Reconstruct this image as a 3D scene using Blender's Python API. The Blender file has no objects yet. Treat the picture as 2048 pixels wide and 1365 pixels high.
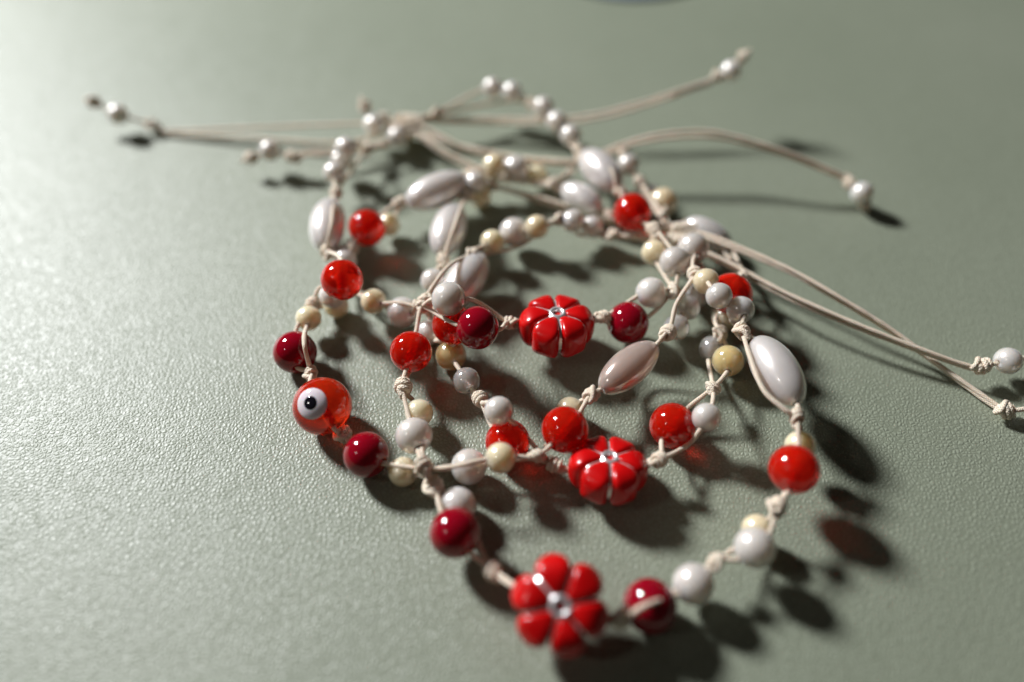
import bpy, bmesh, math, random
from mathutils import Vector, Matrix, Quaternion
random.seed(7)
MM = 0.001
S = bpy.context.scene
C = S.collection

# ------------------------------------------------------------------ camera
F = 1593.0                                  # focal length in photo pixels (28 mm lens on 36 mm)
PITCH = math.atan(1874.0 / F)
DIST = F * 8 / 83.0 * MM
fw = Vector((0, math.cos(PITCH), -math.sin(PITCH)))
up = Vector((0, math.sin(PITCH), math.cos(PITCH)))
rt = Vector((1, 0, 0))
CAM = -fw * DIST
cd = bpy.data.cameras.new('camera'); cam = bpy.data.objects.new('camera', cd); C.objects.link(cam)
cam.location = CAM
cam.rotation_euler = (math.pi / 2 - PITCH, 0, 0)
cd.sensor_width = 36; cd.lens = 36 * F / 2048
cd.clip_start = 0.005; cd.clip_end = 10
cd.dof.use_dof = True
cd.dof.focus_distance = 0.1395
cd.dof.aperture_fstop = 28.0 / 7.0
cd.dof.aperture_blades = 0
S.camera = cam

# ------------------------------------------------------------------ world and lamps
W = bpy.data.worlds.new('World'); S.world = W; W.use_nodes = True
bg = W.node_tree.nodes['Background']
bg.inputs[0].default_value = (1.0, 0.93, 0.84, 1); bg.inputs[1].default_value = 0.019


def lamp(name, direction, dist, size, energy, color):
    d = Vector(direction).normalized()
    l = bpy.data.lights.new(name, 'AREA'); l.shape = 'DISK'; l.size = size; l.energy = energy; l.color = color
    o = bpy.data.objects.new(name, l); C.objects.link(o)
    o.location = d * dist
    o.rotation_euler = (-d).to_track_quat('-Z', 'Y').to_euler()
    return o


AZ, EL = math.radians(52.5), math.radians(35)
lamp('key_lamp', (-math.sin(AZ) * math.cos(EL), math.cos(AZ) * math.cos(EL), math.sin(EL)), 1.20, 0.20, 28.0, (0.97, 0.98, 1.0))
lamp('small_lamp', (-0.66, -0.30, 0.68), 0.60, 0.05, 0.16, (1.0, 0.95, 0.9))

S.view_settings.view_transform = 'Standard'; S.view_settings.look = 'None'
S.view_settings.exposure = 0.0; S.view_settings.gamma = 1.0
S.view_settings.use_curve_mapping = False
S.render.engine = 'CYCLES'
S.cycles.use_denoising = True
S.cycles.max_bounces = 12; S.cycles.transmission_bounces = 10; S.cycles.glossy_bounces = 6
S.cycles.sample_clamp_indirect = 6.0
S.cycles.blur_glossy = 0.3
S.cycles.caustics_refractive = True; S.cycles.caustics_reflective = True


# ------------------------------------------------------------------ helpers
def at(x, y, h):
    """photo pixel + height above the leather (mm) -> point"""
    d = fw + rt * ((x - 1024.0) / F) - up * ((y - 682.5) / F)
    t = (h * MM - CAM.z) / d.z
    return CAM + d * t


def tag(o, label=None, cat=None, group=None, kind=None):
    if label: o['label'] = label
    if cat: o['category'] = cat
    if group: o['group'] = group
    if kind: o['kind'] = kind
    return o


def mesh(name, verts, faces, mat, uvs=None, smooth=True):
    me = bpy.data.meshes.new(name); me.from_pydata(verts, [], faces)
    if smooth: me.polygons.foreach_set('use_smooth', [True] * len(me.polygons))
    if uvs:
        ul = me.uv_layers.new(name='UVMap')
        for p in me.polygons:
            for li, vi in zip(p.loop_indices, p.vertices): ul.data[li].uv = uvs[vi]
    me.materials.append(mat); me.update()
    return me


def put(name, me, parent=None, mtx=None):
    o = bpy.data.objects.new(name, me); C.objects.link(o)
    if mtx is not None: o.matrix_world = mtx
    if parent: o.parent = parent
    return o


def frame(pos, zaxis, xhint=None):
    z = zaxis.normalized()
    xh = xhint if xhint is not None else (Vector((0, 0, 1)) if abs(z.z) < 0.9 else Vector((1, 0, 0)))
    x = (xh - z * xh.dot(z)).normalized(); y = z.cross(x)
    m = Matrix((x, y, z)).transposed().to_4x4(); m.translation = pos
    return m


# ------------------------------------------------------------------ materials
class NT:
    def __init__(s, name):
        s.m = bpy.data.materials.new(name); s.m.use_nodes = True
        s.t = s.m.node_tree; s.n = s.t.nodes; s.b = s.n['Principled BSDF']; s.out = s.n['Material Output']

    def add(s, kind, **kw):
        nd = s.n.new(kind)
        for k, v in kw.items():
            if hasattr(nd, k): setattr(nd, k, v)
        return nd

    def link(s, a, ao, b, bi): s.t.links.new(a.outputs[ao], b.inputs[bi])

    def set(s, **kw):
        for k, v in kw.items():
            s.b.inputs[k.replace('_', ' ')].default_value = v


def ramp(nt, stops):
    r = nt.add('ShaderNodeValToRGB'); e = r.color_ramp.elements
    while len(e) < len(stops): e.new(0.5)
    for k, (p, c) in enumerate(stops): e[k].position = p; e[k].color = (*c, 1)
    return r


def mat_leather():
    t = NT('sage_leather'); tc = t.add('ShaderNodeTexCoord')
    # warp for irregular pebble grain
    nz = t.add('ShaderNodeTexNoise'); nz.inputs['Scale'].default_value = 420; nz.inputs['Detail'].default_value = 2
    t.link(tc, 'Object', nz, 'Vector')
    mp = t.add('ShaderNodeVectorMath', operation='MULTIPLY_ADD'); mp.inputs[1].default_value = (0.0007,) * 3
    t.link(nz, 'Color', mp, 0); t.link(tc, 'Object', mp, 2)
    v = t.add('ShaderNodeTexVoronoi', feature='DISTANCE_TO_EDGE'); v.inputs['Scale'].default_value = 1380
    t.link(mp, 0, v, 'Vector')
    r = t.add('ShaderNodeMapRange', interpolation_type='SMOOTHSTEP'); r.inputs['From Min'].default_value = 0.0; r.inputs['From Max'].default_value = 0.42
    t.link(v, 'Distance', r, 'Value')
    v2 = t.add('ShaderNodeTexVoronoi', feature='SMOOTH_F1'); v2.inputs['Scale'].default_value = 2100; v2.inputs['Smoothness'].default_value = 0.6
    t.link(mp, 0, v2, 'Vector')
    n2 = t.add('ShaderNodeTexNoise'); n2.inputs['Scale'].default_value = 5200; n2.inputs['Detail'].default_value = 3
    t.link(tc, 'Object', n2, 'Vector')
    n3 = t.add('ShaderNodeTexNoise'); n3.inputs['Scale'].default_value = 90; n3.inputs['Detail'].default_value = 2
    t.link(tc, 'Object', n3, 'Vector')
    a = t.add('ShaderNodeMath', operation='MULTIPLY_ADD'); a.inputs[1].default_value = -0.55; t.link(v2, 'Distance', a, 0); t.link(r, 'Result', a, 2)
    b = t.add('ShaderNodeMath', operation='MULTIPLY_ADD'); b.inputs[1].default_value = 0.35; t.link(n2, 'Fac', b, 0); t.link(a, 0, b, 2)
    c = t.add('ShaderNodeMath', operation='MULTIPLY_ADD'); c.inputs[1].default_value = 2.2; t.link(n3, 'Fac', c, 0); t.link(b, 0, c, 2)
    bp = t.add('ShaderNodeBump'); bp.inputs['Strength'].default_value = 0.75; bp.inputs['Distance'].default_value = 0.00009
    t.link(c, 0, bp, 'Height'); t.link(bp, 'Normal', t.b, 'Normal')
    nc = t.add('ShaderNodeTexNoise'); nc.inputs['Scale'].default_value = 14; nc.inputs['Detail'].default_value = 4; t.link(tc, 'Object', nc, 'Vector')
    cr = ramp(t, [(0.3, (0.238, 0.268, 0.198)), (0.7, (0.268, 0.296, 0.224))]); t.link(nc, 'Fac', cr, 'Fac')
    dk = t.add('ShaderNodeMix', data_type='RGBA', blend_type='MULTIPLY'); dk.inputs[0].default_value = 1.0
    gr = ramp(t, [(0.0, (0.80, 0.80, 0.78)), (0.5, (1, 1, 1))]); t.link(r, 'Result', gr, 'Fac')
    t.link(cr, 'Color', dk, 6); t.link(gr, 'Color', dk, 7); t.link(dk, 2, t.b, 'Base Color')
    t.set(Roughness=0.48, Specular_IOR_Level=0.7)
    return t.m


def mat_pearl(name, col, sss=0.9, rough=0.30, trans=0.12, metal=0.12):
    t = NT(name); tc = t.add('ShaderNodeTexCoord'); oi = t.add('ShaderNodeObjectInfo')
    n = t.add('ShaderNodeTexNoise', noise_dimensions='4D'); n.inputs['Scale'].default_value = 260; n.inputs['Detail'].default_value = 3
    ml = t.add('ShaderNodeMath', operation='MULTIPLY'); ml.inputs[1].default_value = 40; t.link(oi, 'Random', ml, 0); t.link(ml, 0, n, 'W')
    t.link(tc, 'Object', n, 'Vector')
    cr = ramp(t, [(0.3, tuple(c * 0.86 for c in col)), (0.7, col)]); t.link(n, 'Fac', cr, 'Fac')
    hs = t.add('ShaderNodeHueSaturation'); mr = t.add('ShaderNodeMapRange'); mr.inputs['To Min'].default_value = 0.86; mr.inputs['To Max'].default_value = 1.04
    t.link(oi, 'Random', mr, 'Value'); t.link(mr, 0, hs, 'Value'); t.link(cr, 'Color', hs, 'Color'); t.link(hs, 'Color', t.b, 'Base Color')
    bp = t.add('ShaderNodeBump'); bp.inputs['Strength'].default_value = 0.15; bp.inputs['Distance'].default_value = 0.0001
    t.link(n, 'Fac', bp, 'Height'); t.link(bp, 'Normal', t.b, 'Normal')
    t.set(Roughness=rough, Subsurface_Weight=sss, Subsurface_Radius=(1.0, 0.85, 0.70), Subsurface_Scale=0.0045,
          Coat_Weight=1.0, Coat_Roughness=0.13, Coat_IOR=1.7, Sheen_Weight=0.2, Sheen_Roughness=0.35,
          Transmission_Weight=trans, Metallic=metal)
    return t.m


def mat_red(name, col, trans, sss, radius, scale, rough=0.06):
    t = NT(name)
    t.set(Base_Color=(*col, 1), Roughness=rough, IOR=1.5, Transmission_Weight=trans, Subsurface_Weight=sss,
          Subsurface_Radius=radius, Subsurface_Scale=scale, Coat_Weight=0.15, Coat_Roughness=0.02)
    return t.m


def mat_cord():
    t = NT('waxed_cord'); uv = t.add('ShaderNodeTexCoord')
    mp = t.add('ShaderNodeMapping'); t.link(uv, 'UV', mp, 'Vector')
    w = t.add('ShaderNodeTexWave', wave_type='BANDS', bands_direction='DIAGONAL', wave_profile='SIN'); w.inputs['Scale'].default_value = 0.55; w.inputs['Distortion'].default_value = 0.6
    t.link(mp, 'Vector', w, 'Vector')
    mp2 = t.add('ShaderNodeMapping'); mp2.inputs['Scale'].default_value = (-1, 1, 1); t.link(uv, 'UV', mp2, 'Vector')
    w2 = t.add('ShaderNodeTexWave', wave_type='BANDS', bands_direction='DIAGONAL', wave_profile='SIN'); w2.inputs['Scale'].default_value = 0.55; w2.inputs['Distortion'].default_value = 0.6
    t.link(mp2, 'Vector', w2, 'Vector')
    mx = t.add('ShaderNodeMath', operation='MAXIMUM'); t.link(w, 'Fac', mx, 0); t.link(w2, 'Fac', mx, 1)
    n = t.add('ShaderNodeTexNoise'); n.inputs['Scale'].default_value = 900; n.inputs['Detail'].default_value = 4; t.link(uv, 'Object', n, 'Vector')
    sm = t.add('ShaderNodeMath', operation='MULTIPLY_ADD'); sm.inputs[1].default_value = 0.5; t.link(n, 'Fac', sm, 0); t.link(mx, 0, sm, 2)
    bp = t.add('ShaderNodeBump'); bp.inputs['Strength'].default_value = 0.9; bp.inputs['Distance'].default_value = 0.00015
    t.link(sm, 0, bp, 'Height'); t.link(bp, 'Normal', t.b, 'Normal')
    cr = ramp(t, [(0.25, (0.56, 0.45, 0.335)), (0.85, (0.86, 0.735, 0.59))]); t.link(sm, 0, cr, 'Fac'); t.link(cr, 'Color', t.b, 'Base Color')
    t.set(Roughness=0.42, Specular_IOR_Level=0.45, Subsurface_Weight=0.25, Subsurface_Radius=(1, 0.6, 0.4), Subsurface_Scale=0.0006)
    return t.m


def mat_silver():
    t = NT('silver'); tc = t.add('ShaderNodeTexCoord'); n = t.add('ShaderNodeTexNoise'); n.inputs['Scale'].default_value = 700; n.inputs['Detail'].default_value = 3
    t.link(tc, 'Object', n, 'Vector')
    bp = t.add('ShaderNodeBump'); bp.inputs['Strength'].default_value = 0.4; bp.inputs['Distance'].default_value = 0.0002
    t.link(n, 'Fac', bp, 'Height'); t.link(bp, 'Normal', t.b, 'Normal')
    t.set(Base_Color=(0.90, 0.88, 0.88, 1), Metallic=0.7, Roughness=0.3)
    return t.m


def mat_enamel():
    t = NT('red_enamel'); tc = t.add('ShaderNodeTexCoord'); n = t.add('ShaderNodeTexNoise'); n.inputs['Scale'].default_value = 300
    t.link(tc, 'Object', n, 'Vector')
    cr = ramp(t, [(0.3, (0.46, 0.002, 0.003)), (0.7, (0.56, 0.004, 0.004))]); t.link(n, 'Fac', cr, 'Fac'); t.link(cr, 'Color', t.b, 'Base Color')
    bp = t.add('ShaderNodeBump'); bp.inputs['Strength'].default_value = 0.12; bp.inputs['Distance'].default_value = 0.0003
    t.link(n, 'Fac', bp, 'Height'); t.link(bp, 'Normal', t.b, 'Normal')
    t.set(Roughness=0.25, Specular_IOR_Level=0.4, Coat_Weight=0.15, Coat_Roughness=0.06, Subsurface_Weight=0.1, Subsurface_Radius=(1, .1, .05), Subsurface_Scale=0.0008)
    return t.m


def plain(name, col, rough, **kw):
    t = NT(name); t.set(Base_Color=(*col, 1), Roughness=rough, **kw); return t.m


M_LEATHER = mat_leather()
M_WHITE = mat_pearl('white_pearl', (0.80, 0.742, 0.69))
M_CREAM = mat_pearl('cream_pearl', (0.95, 0.76, 0.51), metal=0.05, trans=0.08)
M_OVAL = mat_pearl('oval_pearl', (0.79, 0.735, 0.70), rough=0.33, metal=0.2, trans=0.1)
M_CLEAR = mat_pearl('clear_pearl', (0.96, 0.89, 0.83), sss=0.8, rough=0.12, trans=0.7, metal=0.0)
M_PINK = mat_pearl('pinkish_pearl', (0.86, 0.67, 0.59), sss=0.8, rough=0.18, trans=0.5, metal=0.2)
M_AMBER = mat_pearl('amber_pearl', (1.0, 0.72, 0.36), sss=1.0, rough=0.10, trans=0.4, metal=0.0)
M_RED = mat_red('bright_red_glass', (0.88, 0.020, 0.006), 0.62, 1.0, (1.0, 0.05, 0.02), 0.005)
M_DARK = mat_red('dark_red_glass', (0.235, 0.002, 0.010), 0.0, 0.5, (1.0, 0.06, 0.06), 0.001)
M_EYE = mat_red('orange_red_glass', (0.92, 0.045, 0.008), 0.72, 1.0, (1.0, 0.10, 0.02), 0.004)
M_CORD = mat_cord()
M_SILVER = mat_silver()
M_ENAMEL = mat_enamel()
M_EYEWHITE = plain('eye_white', (0.72, 0.64, 0.68), 0.1, Subsurface_Weight=0.3, Subsurface_Scale=0.0008, Coat_Weight=0.5)
M_PUPIL = plain('eye_pupil', (0.006, 0.005, 0.009), 0.06, Coat_Weight=0.6)
M_DISC = plain('blue_grey_card', (0.16, 0.20, 0.30), 0.6)

# ------------------------------------------------------------------ setting
n = 60
vs, fs = [], []
X0, X1, Y0, Y1 = -0.45, 0.45, -0.25, 0.60
for j in range(n + 1):
    for i in range(n + 1):
        x = X0 + (X1 - X0) * i / n; y = Y0 + (Y1 - Y0) * j / n
        vs.append((x, y, 0.0))
for j in range(n):
    for i in range(n):
        a = j * (n + 1) + i; fs.append((a, a + 1, a + n + 2, a + n + 1))
lea = put('leather_surface', mesh('leather_surface', vs, fs, M_LEATHER))
tag(lea, 'pale sage green pebbled leather sheet lying under all the bracelets', kind='structure')


# ------------------------------------------------------------------ shapes
def lathe(name, prof, mat, seg=36, closed=True):
    """prof: list of (r,z); closed ring profile (a bead with its drilled hole)"""
    V, Fc = [], []; m = len(prof)
    for i in range(seg):
        a = 2 * math.pi * i / seg
        for r, z in prof: V.append((r * math.cos(a), r * math.sin(a), z))
    for i in range(seg):
        j = (i + 1) % seg
        for k in range(m if closed else m - 1):
            l = (k + 1) % m
            Fc.append((i * m + k, j * m + k, j * m + l, i * m + l))
    return mesh(name, V, Fc, mat)


def bead_mesh(name, r, length, hole, mat, power=2.0):
    """a round or oval bead with a drilled hole along z"""
    prof = []; n = 22
    t0 = math.asin(min(0.95, hole / r))
    for k in range(n + 1):
        t = t0 + (math.pi - 2 * t0) * k / n
        s, c = math.sin(t), math.cos(t)
        prof.append((r * abs(s) ** (2 / power), -length / 2 * (abs(c) ** (2 / power)) * (1 if c > 0 else -1)))
    prof[0] = (hole, prof[0][1]); prof[-1] = (hole, prof[-1][1])
    z0, z1 = prof[0][1], prof[-1][1]
    for k in range(1, 5):
        prof.append((hole * 0.92, z1 + (z0 - z1) * k / 5))
    return lathe(name, prof, mat)


HOLE = 0.62 * MM
KIND = {   # radius mm, half-length mm, part name, mesh
    'D': (3.9, 3.8, 'dark_red_bead', bead_mesh('dark_red_bead', 3.9 * MM, 7.6 * MM, HOLE, M_DARK)),
    'R': (3.9, 3.8, 'red_bead', bead_mesh('red_bead', 3.9 * MM, 7.6 * MM, HOLE, M_RED)),
    'W': (3.05, 2.95, 'white_pearl', bead_mesh('white_pearl', 3.05 * MM, 5.95 * MM, 0.5 * MM, M_WHITE)),
    'V': (2.45, 2.4, 'white_pearl', bead_mesh('small_white_pearl', 2.45 * MM, 4.8 * MM, 0.5 * MM, M_WHITE)),
    'C': (2.5, 2.45, 'cream_pearl', bead_mesh('cream_pearl', 2.5 * MM, 4.9 * MM, 0.5 * MM, M_CREAM)),
    'T': (2.5, 2.45, 'clear_pearl', bead_mesh('clear_pearl', 2.5 * MM, 4.9 * MM, HOLE, M_CLEAR)),
    'A': (2.85, 2.8, 'amber_pearl', bead_mesh('amber_pearl', 2.85 * MM, 5.6 * MM, HOLE, M_AMBER)),
    'O': (3.75, 7.4, 'oval_pearl', bead_mesh('oval_pearl', 3.75 * MM, 14.8 * MM, 0.6 * MM, M_OVAL, 2.0)),
    'G': (3.2, 3.1, 'cream_pearl', bead_mesh('large_cream_pearl', 3.2 * MM, 6.2 * MM, 0.5 * MM, M_CREAM)),
    'P': (3.1, 5.6, 'oval_pearl', bead_mesh('short_oval_pearl', 3.1 * MM, 11.2 * MM, 0.6 * MM, M_OVAL)),
    'Q': (3.3, 6.9, 'oval_pearl', bead_mesh('clear_oval_pearl', 3.3 * MM, 13.8 * MM, 0.6 * MM, M_PINK, 2.0)),
    'F': (6.0, 6.6, 'flower_bead', None),
    'E': (5.1, 4.9, 'eye_bead', bead_mesh('eye_bead', 5.1 * MM, 9.9 * MM, 0.7 * MM, M_EYE)),
}
CORD_R = 0.41


def spline(pts, step=0.45):
    """smooth dense polyline through points (metres); tangents limited by the shorter neighbour"""
    n = len(pts); T = []
    for i in range(n):
        a = pts[max(i - 1, 0)]; b = pts[min(i + 1, n - 1)]; d = b - a
        T.append(d.normalized() if d.length > 1e-9 else Vector((1, 0, 0)))
    out = []
    for i in range(n - 1):
        a, b = pts[i], pts[i + 1]; L = (b - a).length
        m = max(2, int(L / (step * MM)))
        ta, tb = T[i] * L * 0.9, T[i + 1] * L * 0.9
        for k in range(m):
            t = k / m; t2, t3 = t * t, t * t * t
            out.append(a * (2 * t3 - 3 * t2 + 1) + ta * (t3 - 2 * t2 + t) + b * (-2 * t3 + 3 * t2) + tb * (t3 - t2))
    out.append(pts[-1].copy())
    return out


def tube(name, path, r, mat, seg=10, caps=True):
    V, Fc, U = [], [], []
    t = (path[1] - path[0]).normalized(); nrm = t.orthogonal().normalized(); L = 0
    for i, p in enumerate(path):
        if i: L += (p - path[i - 1]).length
        t2 = (path[min(i + 1, len(path) - 1)] - path[max(i - 1, 0)])
        t2 = t2.normalized() if t2.length > 1e-10 else t
        nrm = (t.rotation_difference(t2) @ nrm); nrm = (nrm - t2 * nrm.dot(t2)).normalized(); t = t2
        b = t.cross(nrm)
        for k in range(seg):
            a = 2 * math.pi * k / seg
            V.append(p + (nrm * math.cos(a) + b * math.sin(a)) * r * (1 + 0.07 * math.sin(L * 900 + 2 * math.sin(L * 310)) + 0.02 * math.sin(3 * a + L * 2600)))
            U.append((k / seg * 2 * 3.0 if k <= seg / 2 else (1 - k / seg) * 2 * 3.0, L / MM * 3.0))
    m = len(path)
    for i in range(m - 1):
        for k in range(seg):
            l = (k + 1) % seg
            Fc.append((i * seg + k, i * seg + l, (i + 1) * seg + l, (i + 1) * seg + k))
    if caps:
        Fc.append(tuple(range(seg - 1, -1, -1))); Fc.append(tuple((m - 1) * seg + k for k in range(seg)))
    return mesh(name, V, Fc, mat, U)


def knot_mesh(name, turns, length, rad, seed):
    """a tied knot along z: tight wraps of the cord with a strand crossing over them"""
    rng = random.Random(seed); pts = []
    N = int(26 * turns); ph = rng.uniform(0, 6.28)
    for i in range(N + 1):
        u = i / N; a = ph + u * turns * 2 * math.pi
        rr = rad * (0.80 + 0.28 * math.sin(math.pi * u) + 0.10 * math.sin(2.0 * a + seed))
        tilt = 0.34 * rad * math.cos(a - ph + seed)
        pts.append(Vector((rr * math.cos(a), rr * math.sin(a), (u - 0.5) * length * 0.62 + tilt)) * MM)
    # crossing strand over the outside, back to the start side
    a1 = ph + turns * 2 * math.pi
    for i in range(1, 17):
        u = i / 16; a = a1 + u * 2.3
        rr = rad * (0.9 + 0.62 * math.sin(math.pi * u))
        pts.append(Vector((rr * math.cos(a), rr * math.sin(a), (0.36 - 0.86 * u) * length + 0.1 * rad)) * MM)
    pts.insert(0, Vector((0, 0, -length * 0.62)) * MM)
    pts.append(Vector((0, 0, -length * 0.66)) * MM)
    return tube(name, spline(pts, 0.22), 0.45 * MM, M_CORD, seg=9)


KNOTS = [knot_mesh('knot', 2.3 + 0.25 * (k % 3), 2.9 + 0.25 * (k % 2), 0.82 + 0.05 * (k % 3), k) for k in range(5)]
SLIDE = knot_mesh('sliding_knot', 6.5, 7.0, 0.9, 11)
ENDKNOT = knot_mesh('end_knot', 2.2, 2.6, 0.85, 4)


# ---- flower charm: silver body, six puffed enamel petals
def petal_mesh():
    V, Fc = [], []; rings = 22; seg = 26; R = 7.1; xi = 1.45
    T30 = math.tan(math.radians(30))
    for i in range(rings + 1):
        u = i / rings; x = xi + (R - xi) * (1 - (1 - u) ** 1.9)
        a = max(0.02, x * T30 - 0.06)
        q = max(0.0, 1 - ((x - 4.0) / 3.1) ** 2.0) if x > 4.0 else 1.0
        b = 3.0 * math.sqrt(q)
        w = max(0.02, (a ** -7 + max(b, 0.02) ** -7) ** (-1 / 7))
        th = 3.55 * (max(0.0, 1 - ((x - 3.6) / 3.5) ** 2) ** 0.45 if x > 3.6 else 1 - 0.10 * ((3.6 - x) / 2.15) ** 2)
        th = max(th, 0.02)
        n_ = 4.8
        for k in range(seg):
            t = 2 * math.pi * k / seg; c, s = math.cos(t), math.sin(t)
            V.append(((x) * MM, w * abs(c) ** (2 / n_) * (1 if c > 0 else -1) * MM, th * abs(s) ** (2 / n_) * (1 if s > 0 else -1) * MM))
    for i in range(rings):
        for k in range(seg):
            l = (k + 1) % seg
            Fc.append((i * seg + k, (i + 1) * seg + k, (i + 1) * seg + l, i * seg + l))
    Fc.append(tuple(range(seg))); Fc.append(tuple(rings * seg + k for k in range(seg - 1, -1, -1)))
    return mesh('petal', V, Fc, M_ENAMEL)


PETAL = petal_mesh()


def body_mesh():
    prof = [(0.75, 3.5), (0.85, 4.2), (1.1, 4.5), (1.4, 4.45), (1.65, 3.95), (2.2, 3.86), (3.5, 3.86), (4.4, 3.6), (5.0, 3.0), (5.35, 2.0), (5.5, 0.8)]
    prof = prof + [(r, -z) for r, z in reversed(prof)]
    prof = [(r * MM, z * 0.76 * MM) for r, z in prof][::-1]
    return lathe('flower_bead', prof, M_SILVER, 48)


BODY = body_mesh()
DOT = lathe('flower_centre', [(0.02 * MM, 2.8 * MM), (0.6 * MM, 2.78 * MM), (0.78 * MM, 2.5 * MM), (0.02 * MM, 2.5 * MM)], M_ENAMEL, 20)


def flower(parent, pos, xdir, normal, size=1.0):
    z = normal.normalized(); x = (xdir - z * xdir.dot(z)).normalized(); y = z.cross(x)
    m = Matrix((x, y, z)).transposed().to_4x4(); m.translation = pos
    f = put('flower_bead', BODY, parent, m @ Matrix.Scale(size, 4))
    f.rotation_mode = 'QUATERNION'
    for k in range(6):
        p = put('petal', PETAL); p.matrix_basis = Matrix.Rotation(math.radians(60 * k), 4, 'Z'); p.parent = f
    d = put('flower_centre', DOT); d.parent = f
    return f


def cap_mesh(name, R, half, lift, mat):
    """a disc of glass lying on the round bead: spherical cap of angular half-size, slightly proud, along +z"""
    V, Fc = [(0, 0, (R + lift) * MM)], []; seg = 32; rings = 10
    for i in range(1, rings + 1):
        th = half * i / rings
        r = R + lift * (1 - (i / rings) ** 6) - (0.08 if i == rings else 0)
        for k in range(seg):
            a = 2 * math.pi * k / seg
            V.append((r * math.sin(th) * math.cos(a) * MM, r * math.sin(th) * math.sin(a) * MM, r * math.cos(th) * MM))
    for k in range(seg): Fc.append((0, 1 + k, 1 + (k + 1) % seg))
    for i in range(rings - 1):
        for k in range(seg):
            l = (k + 1) % seg; a = 1 + i * seg
            Fc.append((a + k, a + seg + k, a + seg + l, a + l))
    return mesh(name, V, Fc, mat)


# ------------------------------------------------------------------ bracelet data: photo pixels + height in mm
# a bracelet = centre bead, then two sides; a side alternates links and knots.
# link = (strand a, strand b); strand = list of (kind, x, y, h); '-' is a bend of the bare cord
BR = {}
BR['A'] = dict(
    centre=('F', 1113, 652, 6.5), normal=Vector((0.02, 0.16, 1)), 
    right=[('k', 1207, 634, 7), ([('D', 1256, 646, 5)], [('W', 1302, 586, 8)]),
           ('k', 1347, 582, 8), ([('W', 1350, 524, 10)], [('C', 1308, 505, 7)]),
           ('k', 1307, 458, 9), ([('R', 1265, 425, 8)], [('G', 1326, 405, 3.5), ('V', 1299, 389, 3)]),
           ('k', 1240, 383, 8), ([('O', 1201, 340, 8)], [('-', 1222, 340, 11)]),
           ('k', 1158, 302, 7), ([('V', 1142, 271, 7), ('V', 1114, 243, 8), ('V', 1087, 214, 8)], [('-', 1100, 250, 6)]),
           ('k', 1064, 207, 8), ([('V', 1024, 184, 9), ('V', 985, 176, 9)], [('-', 1000, 205, 6)]),
           ('k', 872, 228, 7), ([], []), ('s', 826, 240, 6)],
    left=[('k', 1020, 646, 7), ([('D', 955, 656, 6)], [('W', 897, 598, 11), ('-', 960, 607, 11)][::-1]),
          ('k', 838, 612, 8), ([('W', 805, 625, 4)], [('C', 747, 603, 5), ('-', 800, 606, 7)][::-1]),
          ('k', 706, 573, 3), ([('V', 690, 522, 4)], [('-', 705, 540, 3)]),
          ('k', 704, 498, 4), ([('R', 734, 456, 6)], [('C', 777, 450, 4)]),
          ('k', 803, 405, 6), ([('O', 875, 382, 7)], [('-', 880, 368, 10)]),
          ('k', 943, 350, 7), ([('C', 987, 332, 6), ('W', 1031, 338, 6), ('C', 1074, 352, 5)], [('-', 1030, 360, 5)]),
          ('k', 1106, 366, 5), ([('-', 1138, 328, 4), ('-', 1040, 318, 3.5), ('-', 930, 295, 4)], [('-', 1146, 332, 4), ('-', 1040, 326, 2), ('-', 930, 302, 3)]),
          ('j', 838, 250, 6)])
BR['E'] = dict(
    centre=('E', 645, 813, 5.2), normal=None,
    right=[('k', 688, 868, 2.5), ([('D', 733, 910, 4.2)], [('C', 806, 944, 2.8)]),
           ('k', 852, 940, 5), ([('W', 938, 934, 3.6)], [('-', 925, 930, 8.5), ('C', 1001, 916, 6)]),
           ('k', 1075, 912, 6), ([('R', 1130, 860, 6.5)], [('C', 1140, 822, 3)]),
           ('k', 1183, 790, 7), ([('Q', 1258, 735, 8)], [('-', 1262, 728, 4)]),
           ('k', 1335, 665, 9), ([('T', 1353, 655, 5), ('T', 1374, 616, 5), ('T', 1398, 588, 3)], [('-', 1352, 610, 11)]),
           ('k', 1388, 548, 12), ([('-', 1385, 500, 6), ('-', 1300, 470, 4)], [('-', 1370, 500, 5), ('-', 1290, 476, 3)]),
           ('k', 1216, 432, 4), ([('P', 1163, 396, 5)], [('-', 1160, 412, 3)]),
           ('k', 1113, 372, 4), ([('-', 1000, 352, 3), ('-', 900, 308, 4)], [('-', 1000, 360, 2), ('-', 900, 316, 3)]),
           ('j', 838, 272, 5)],
    left=[('k', 622, 747, 4), ([('D', 590, 705, 4.2)], [('-', 609, 690, 9), ('C', 617, 637, 4.5)]),
          ('k', 625, 607, 5), ([('C', 672, 612, 2.7), ('V', 664, 592, 4)], [('-', 640, 575, 7)]),
          ('k', 668, 580, 5), ([('R', 684, 560, 8)], [('V', 688, 512, 3)]),
          ('k', 655, 504, 6), ([('O', 655, 450, 6)], [('-', 663, 450, 10.5)]),
          ('k', 671, 385, 7), ([('V', 669, 347, 7), ('V', 684, 322, 7), ('V', 692, 297, 7)], [('-', 705, 340, 5)]),
          ('k', 735, 297, 5), ([('V', 795, 274, 5), ('C', 812, 262, 3)], [('-', 780, 290, 3)]), ('s', 815, 258, 5)])
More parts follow.
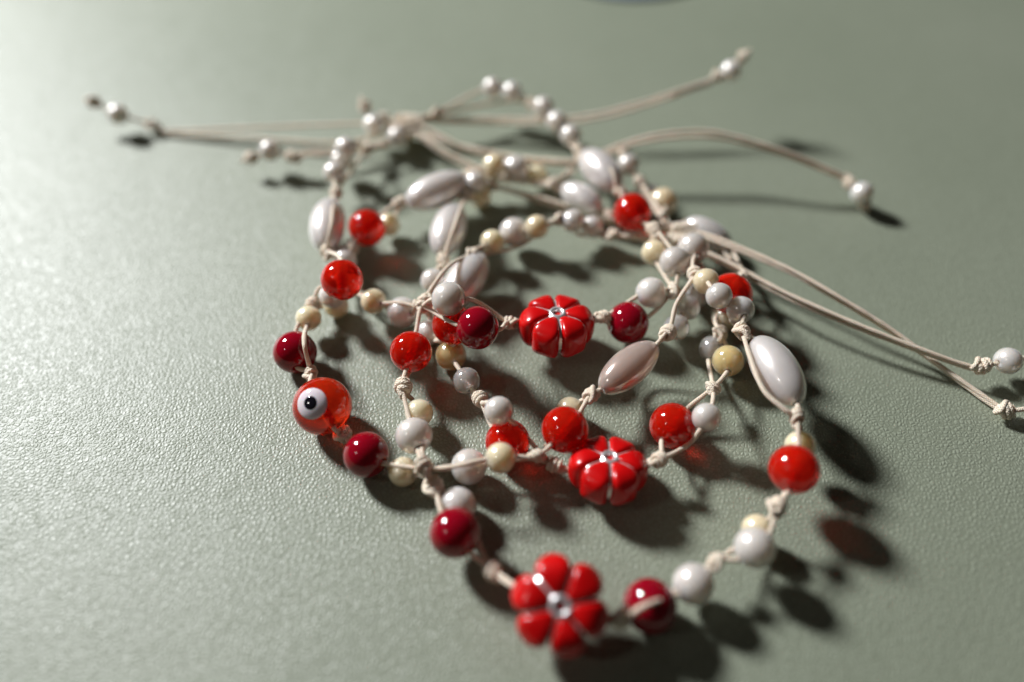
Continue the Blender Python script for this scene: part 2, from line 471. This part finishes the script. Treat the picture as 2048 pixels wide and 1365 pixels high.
BR['C'] = dict(
    centre=('F', 1120, 1210, 7.6), normal=Vector((-0.03, -0.44, 0.9)),
    right=[('k', 1243, 1238, 6), ([('D', 1300, 1212, 4.2)], [('-', 1290, 1212, 8.6), ('W', 1387, 1168, 5)]),
           ('k', 1431, 1124, 6), ([('W', 1509, 1096, 6)], [('C', 1514, 1060, 5)]),
           ('k', 1556, 1014, 8), ([('R', 1588, 939, 9)], [('C', 1600, 892, 7)]),
           ('k', 1594, 834, 11), ([('O', 1552, 741, 10.5)], [('-', 1573, 822, 12), ('-', 1528, 782, 12.5), ('-', 1497, 705, 12)]),
           ('k', 1484, 662, 11), ([('V', 1481, 620, 8)], [('-', 1462, 640, 8)]),
           ('k', 1452, 606, 8), ([('V', 1438, 592, 9)], [('C', 1412, 563, 7)]),
           ('k', 1393, 535, 9), ([('W', 1386, 497, 9)], [('-', 1372, 505, 6)]), ('s', 1352, 480, 6)],
    left=[('k', 985, 1141, 4.5), ([('D', 910, 1066, 5.2)], [('W', 915, 1012, 3.2)]),
          ('k', 868, 972, 5), ([], []),
          ('k', 846, 930, 8), ([('W', 828, 872, 6)], [('C', 838, 826, 4)]),
          ('k', 805, 774, 6), ([('R', 822, 704, 7)], [('V', 858, 665, 2.6)]),
          ('k', 850, 604, 9), ([('O', 931, 560, 6)], [('-', 878, 556, 11), ('-', 905, 527, 10.5)]),
          ('k', 945, 510, 8), ([('C', 985, 484, 6), ('W', 1028, 465, 6), ('C', 1074, 454, 6)], [('-', 1040, 492, 3)]),
          ('k', 1118, 440, 7), ([('V', 1145, 443, 6), ('V', 1184, 455, 5)], [('-', 1160, 470, 3)]),
          ('k', 1222, 470, 4), ([], []), ('j', 1335, 484, 5)])
BR['B'] = dict(
    centre=('F', 1216, 940, 4.6), normal=Vector((0.04, 0.26, 1)), size=0.92,
    right=[('k', 1318, 920, 6), ([('R', 1345, 852, 4.5)], [('-', 1378, 888, 4), ('V', 1413, 835, 5)]),
           ('k', 1427, 776, 6), ([('A', 1456, 722, 4)], [('T', 1424, 698, 3)]),
           ('k', 1441, 668, 5), ([('C', 1450, 636, 6)], [('-', 1430, 640, 4)]),
           ('k', 1458, 606, 4), ([('R', 1462, 588, 3.9)], [('-', 1490, 600, 5)]),
           ('k', 1488, 556, 6), ([('P', 1416, 470, 4)], [('-', 1440, 500, 3)]), ('s', 1366, 458, 7)],
    left=[('k', 1108, 930, 4), ([('R', 1015, 884, 4.2)], [('-', 1040, 860, 6), ('V', 997, 822, 6)]),
          ('k', 960, 800, 4), ([('T', 933, 762, 4)], [('A', 902, 711, 4)]),
          ('k', 884, 676, 4), ([('R', 906, 650, 4)], [('-', 872, 648, 2)]),
          ('k', 858, 618, 4), ([('V', 866, 562, 5)], [('-', 876, 570, 4)]),
          ('k', 887, 520, 6), ([('O', 897, 460, 6)], [('-', 907, 460, 10)]),
          ('k', 932, 392, 6), ([('V', 950, 366, 7), ('C', 960, 390, 3)][:1], [('C', 960, 394, 3)]),
          ('k', 985, 372, 4), ([('-', 1080, 395, 3), ('-', 1230, 440, 3)], [('-', 1080, 403, 2), ('-', 1230, 448, 2)]),
          ('j', 1345, 466, 6)])
# tails: two cords from the sliding knot, a knot, a pearl and an end knot
TAILS = [
    ('A', [[(826, 240, 6), (700, 248, 5), (500, 256, 3), (322, 262, 1.2)], [(826, 244, 6), (700, 284, 3.5), (500, 276, 2), (322, 266, 0.8)]], (304, 250, 2.0), (236, 229, 5), (186, 205, 7)),
    ('A', [[(830, 238, 6), (960, 238, 5), (1180, 230, 8), (1420, 162, 13)], [(830, 242, 6), (960, 246, 4), (1180, 240, 6), (1420, 168, 12.5)]], (1437, 154, 13.5), (1462, 142, 14), (1488, 114, 17)),
    ('E', [[(815, 258, 5), (740, 292, 4), (600, 306, 5)], [(815, 262, 5), (740, 300, 3), (600, 312, 5)]], (583, 313, 5), (540, 302, 5.5), (500, 317, 4.5)),
    ('E', [[(820, 262, 5), (960, 300, 4), (1140, 322, 6), (1290, 274, 11), (1420, 263, 12), (1560, 300, 10), (1688, 352, 6)],
           [(820, 266, 5), (960, 306, 3), (1140, 328, 5), (1290, 284, 9.5), (1420, 275, 10.5), (1560, 308, 9), (1686, 358, 5)]], (1698, 366, 5), (1724, 386, 4.4), (1730, 412, 1.4)),
    ('C', [[(1352, 480, 5), (1446, 520, 6), (1576, 588, 6.5), (1716, 649, 6), (1840, 698, 5), (1944, 734, 4)], [(1352, 484, 5), (1446, 527, 5), (1576, 597, 5.5), (1716, 657, 5), (1840, 703, 4.2), (1944, 738, 3.6)]], (1966, 733, 4), (2016, 722, 4.4), (2075, 712, 3)),
    ('C', [[(1350, 478, 6), (1340, 450, 6), (1290, 378, 6)], [(1350, 482, 6), (1332, 452, 5), (1284, 380, 5)]], (1280, 364, 6), (1257, 330, 7), (1246, 308, 8)),
    ('B', [[(1366, 458, 7), (1428, 474, 8), (1576, 537, 8.5), (1681, 596, 7.5), (1787, 662, 5), (1870, 724, 2.6), (1996, 812, 1.2)], [(1366, 464, 7), (1428, 482, 7.5), (1576, 544, 7.8), (1681, 603, 6.5), (1787, 668, 4.2), (1870, 727, 1.8), (1994, 818, 0.8)]], (2014, 822, 2), (2084, 812, 3), (2130, 806, 2)),
    ('E', [[(815, 256, 5), (790, 246, 6), (765, 236, 6)], [(815, 260, 5), (785, 252, 5), (765, 240, 5)]], (768, 236, 6), (748, 250, 6), (729, 210, 9)),
]
LABEL = {
    'A': 'knotted pearl bracelet with a red flower bead lying flat inside the ring of beads',
    'E': 'knotted bracelet with an orange evil eye bead between two dark red beads',
    'C': 'knotted pearl bracelet whose red flower bead tips up on the pile rim',
    'B': 'knotted bracelet with a red flower bead between two bright translucent red beads',
}

# ---- settle the beads: slide each along its own sight line until none cuts into another
beads = []
for key, b in BR.items():
    for side in ('right', 'left'):
        for it in b[side]:
            if isinstance(it[0], str): continue
            for st in it:
                for q, e in enumerate(st):
                    if e[0] != '-':
                        st[q] = e = list(e); beads.append(e)
    b['centre'] = list(b['centre']); beads.append(b['centre'])


def brad(e): return {'O': 3.6, 'Q': 3.2, 'P': 3.0, 'F': 5.6}.get(e[0], KIND[e[0]][0])


for it in range(200):
    for i, a in enumerate(beads):
        pa = at(a[1], a[2], a[3])
        for b_ in beads[:i]:
            pb = at(b_[1], b_[2], b_[3]); d = (pa - pb).length / MM; need = brad(a) + brad(b_) - 0.05
            if d < need:
                hi, lo = (a, b_) if a[3] - brad(a) * .2 > b_[3] - brad(b_) * .2 else (b_, a)
                k = (need - d) * 0.16
                if hi[0] == 'F': k *= 0.3
                hi[3] += k; lo[3] -= k * 0.8
                pa = at(a[1], a[2], a[3])
        lo_lim = 4.2 if a[0] == 'F' else brad(a) + 0.12
        a[3] = min(max(a[3], lo_lim), 15.5)

# ------------------------------------------------------------------ build the bracelets
EYEWHITE = cap_mesh('eye_white', 5.1, 0.57, 0.07, M_EYEWHITE)
PUPIL = cap_mesh('eye_pupil', 5.155, 0.245, 0.06, M_PUPIL)


def knot_at(parent, p, d, me=None, name='knot', twist=None):
    z = d if d.length > 1e-6 else Vector((1, 0, 0))
    m = frame(p, z) @ Matrix.Rotation(twist if twist is not None else random.uniform(0, 6.28), 4, 'Z') @ Matrix.Diagonal((*[random.uniform(0.92, 1.12)] * 3, 1))
    return put(name, me or random.choice(KNOTS), parent, m)


def build(key):
    b = BR[key]; c = b['centre']; cp = at(c[1], c[2], c[3])
    root = bpy.data.objects.new('bracelet', None); C.objects.link(root)
    tag(root, LABEL[key], 'bracelet', 'knotted pearl and red bead bracelets piled on the leather')
    placed = []
    ends = {}
    firsts = {}
    for side in ('right', 'left'):
        seq = b[side]; prev = cp
        strands = [[cp], [cp]]; knots = []
        off = Vector((0, 0, 0.25 * MM))
        for it in seq:
            if isinstance(it[0], str):
                p = at(it[1], it[2], it[3]); knots.append((it[0], p, len(strands[0]), len(strands[1])))
                strands[0].append(p + off); strands[1].append(p - off)
            else:
                for s in (0, 1):
                    for e in it[s]:
                        p = at(e[1], e[2], e[3])
                        strands[s].append((e, p) if e[0] != '-' else p)
        # bead axes from neighbours on their own strand, then straight runs through the holes
        for s in (0, 1):
            raw = strands[s]; pos = [x[1] if isinstance(x, tuple) else x for x in raw]; out = []
            for i, x in enumerate(raw):
                if isinstance(x, tuple):
                    e, p = x; L = KIND[e[0]][1] * MM
                    d = pos[min(i + 1, len(pos) - 1)] - pos[i - 1]
                    d1, d2 = (p - pos[i - 1]).normalized(), (pos[min(i + 1, len(pos) - 1)] - p).normalized()
                    d = (d1 + d2) if (d1 + d2).length > 0.3 else d
                    d.normalize()
                    if e[0] in 'OQP':        # long beads cannot dip into the leather
                        zmax = max(0.0, (p.z / MM - KIND[e[0]][0] * 0.8) / (L / MM))
                        d.z = max(-zmax, min(zmax, d.z)); d.normalize()
                    placed.append((e, p, d))
                    out += [p - d * L * 0.92, p, p + d * L * 0.92]
                else:
                    out.append(x)
            if s == 0: firsts[side] = (pos[1] - cp)
            strands[s] = out
        ends[side] = strands
        for kk, (kt, p, i0, i1) in enumerate(knots):
            if kt == 'j': continue
            nxt = knots[kk + 1][1] if kk + 1 < len(knots) else p + (p - knots[kk - 1][1])
            prv = knots[kk - 1][1] if kk else cp
            d = (nxt - p).normalized() + (p - prv).normalized()
            if kt == 's': knot_at(root, p, Vector((1, -0.1, 0)), SLIDE, 'sliding_knot')
            else: knot_at(root, p, d)
    # the two cords run from one end round through the centre bead to the other end
    for s in (0, 1):
        path = list(reversed(ends['left'][s]))[:-1]
        ax = (ends['right'][s][1] - ends['left'][s][1]).normalized() * 5.2 * MM
        path += [cp - ax, cp, cp + ax] + ends['right'][s][1:]
        pth = spline(path)
        for q in pth: q.z = max(q.z, (CORD_R + 0.05) * MM)
        put('cord', tube('cord', pth, CORD_R * MM, M_CORD), root)
    for e, p, d in placed:
        kd = KIND[e[0]]
        put(kd[2], kd[3], root, frame(p, d) @ Matrix.Rotation(random.uniform(0, 6.28), 4, 'Z') @ Matrix.Diagonal((*[random.uniform(0.97, 1.03)] * 3, 1)))
    ax = (ends['right'][0][1] - ends['left'][0][1])
    if c[0] == 'F':
        flower(root, cp, ax, b['normal'], b.get('size', 1.0))
    else:
        eb = put('eye_bead', KIND['E'][3], root, frame(cp, ax) @ Matrix.Diagonal((1.0, 1.0, 1.0, 1)))
        eye_dir = at(c[1] - 27, c[2] - 8, c[3] + 3.2) - cp
        eye_dir = (CAM - cp).normalized() * 0.90 + rt * -0.36 + up * 0.10
        inv = eb.matrix_basis.inverted()
        for nm, me in (('eye_white', EYEWHITE), ('eye_pupil', PUPIL)):
            o = put(nm, me); o.matrix_basis = inv @ frame(cp, eye_dir); o.parent = eb
    for (k2, strands, kn, pe, en) in TAILS:
        if k2 != key: continue
        kp, pp, ep = at(*kn), at(*pe), at(*en)
        for s, st in enumerate(strands):
            pts = [at(*q) for q in st] + [kp]
            if s == 0: pts += [pp, ep, ep + (ep - pp).normalized() * 2.2 * MM]
            pth = spline(pts)
            for q in pth: q.z = max(q.z, (CORD_R + 0.05) * MM)
            put('tail_cord', tube('tail_cord', pth, CORD_R * MM, M_CORD), root)
        d = pp - kp
        knot_at(root, kp, d); knot_at(root, ep, ep - pp, ENDKNOT, 'end_knot')
        put('white_pearl', KIND['V'][3], root, frame(pp, ep - kp))
    return root


for key in ('A', 'E', 'C', 'B'):
    build(key)

# thin round card whose edge just touches the top of the picture
p = at(1270, -1, 0.5)
prof = [(0.0005, 0.0), (0.0298, 0.0), (0.030, 0.0002), (0.030, 0.0008), (0.0298, 0.001), (0.0005, 0.001)]
disc = put('round_card', lathe('round_card', prof, M_DISC, 64, closed=False), None, Matrix.Translation((p.x, p.y + 0.030, 0.0001)))
tag(disc, 'thin blue grey round card lying flat beyond the bracelets', 'card')
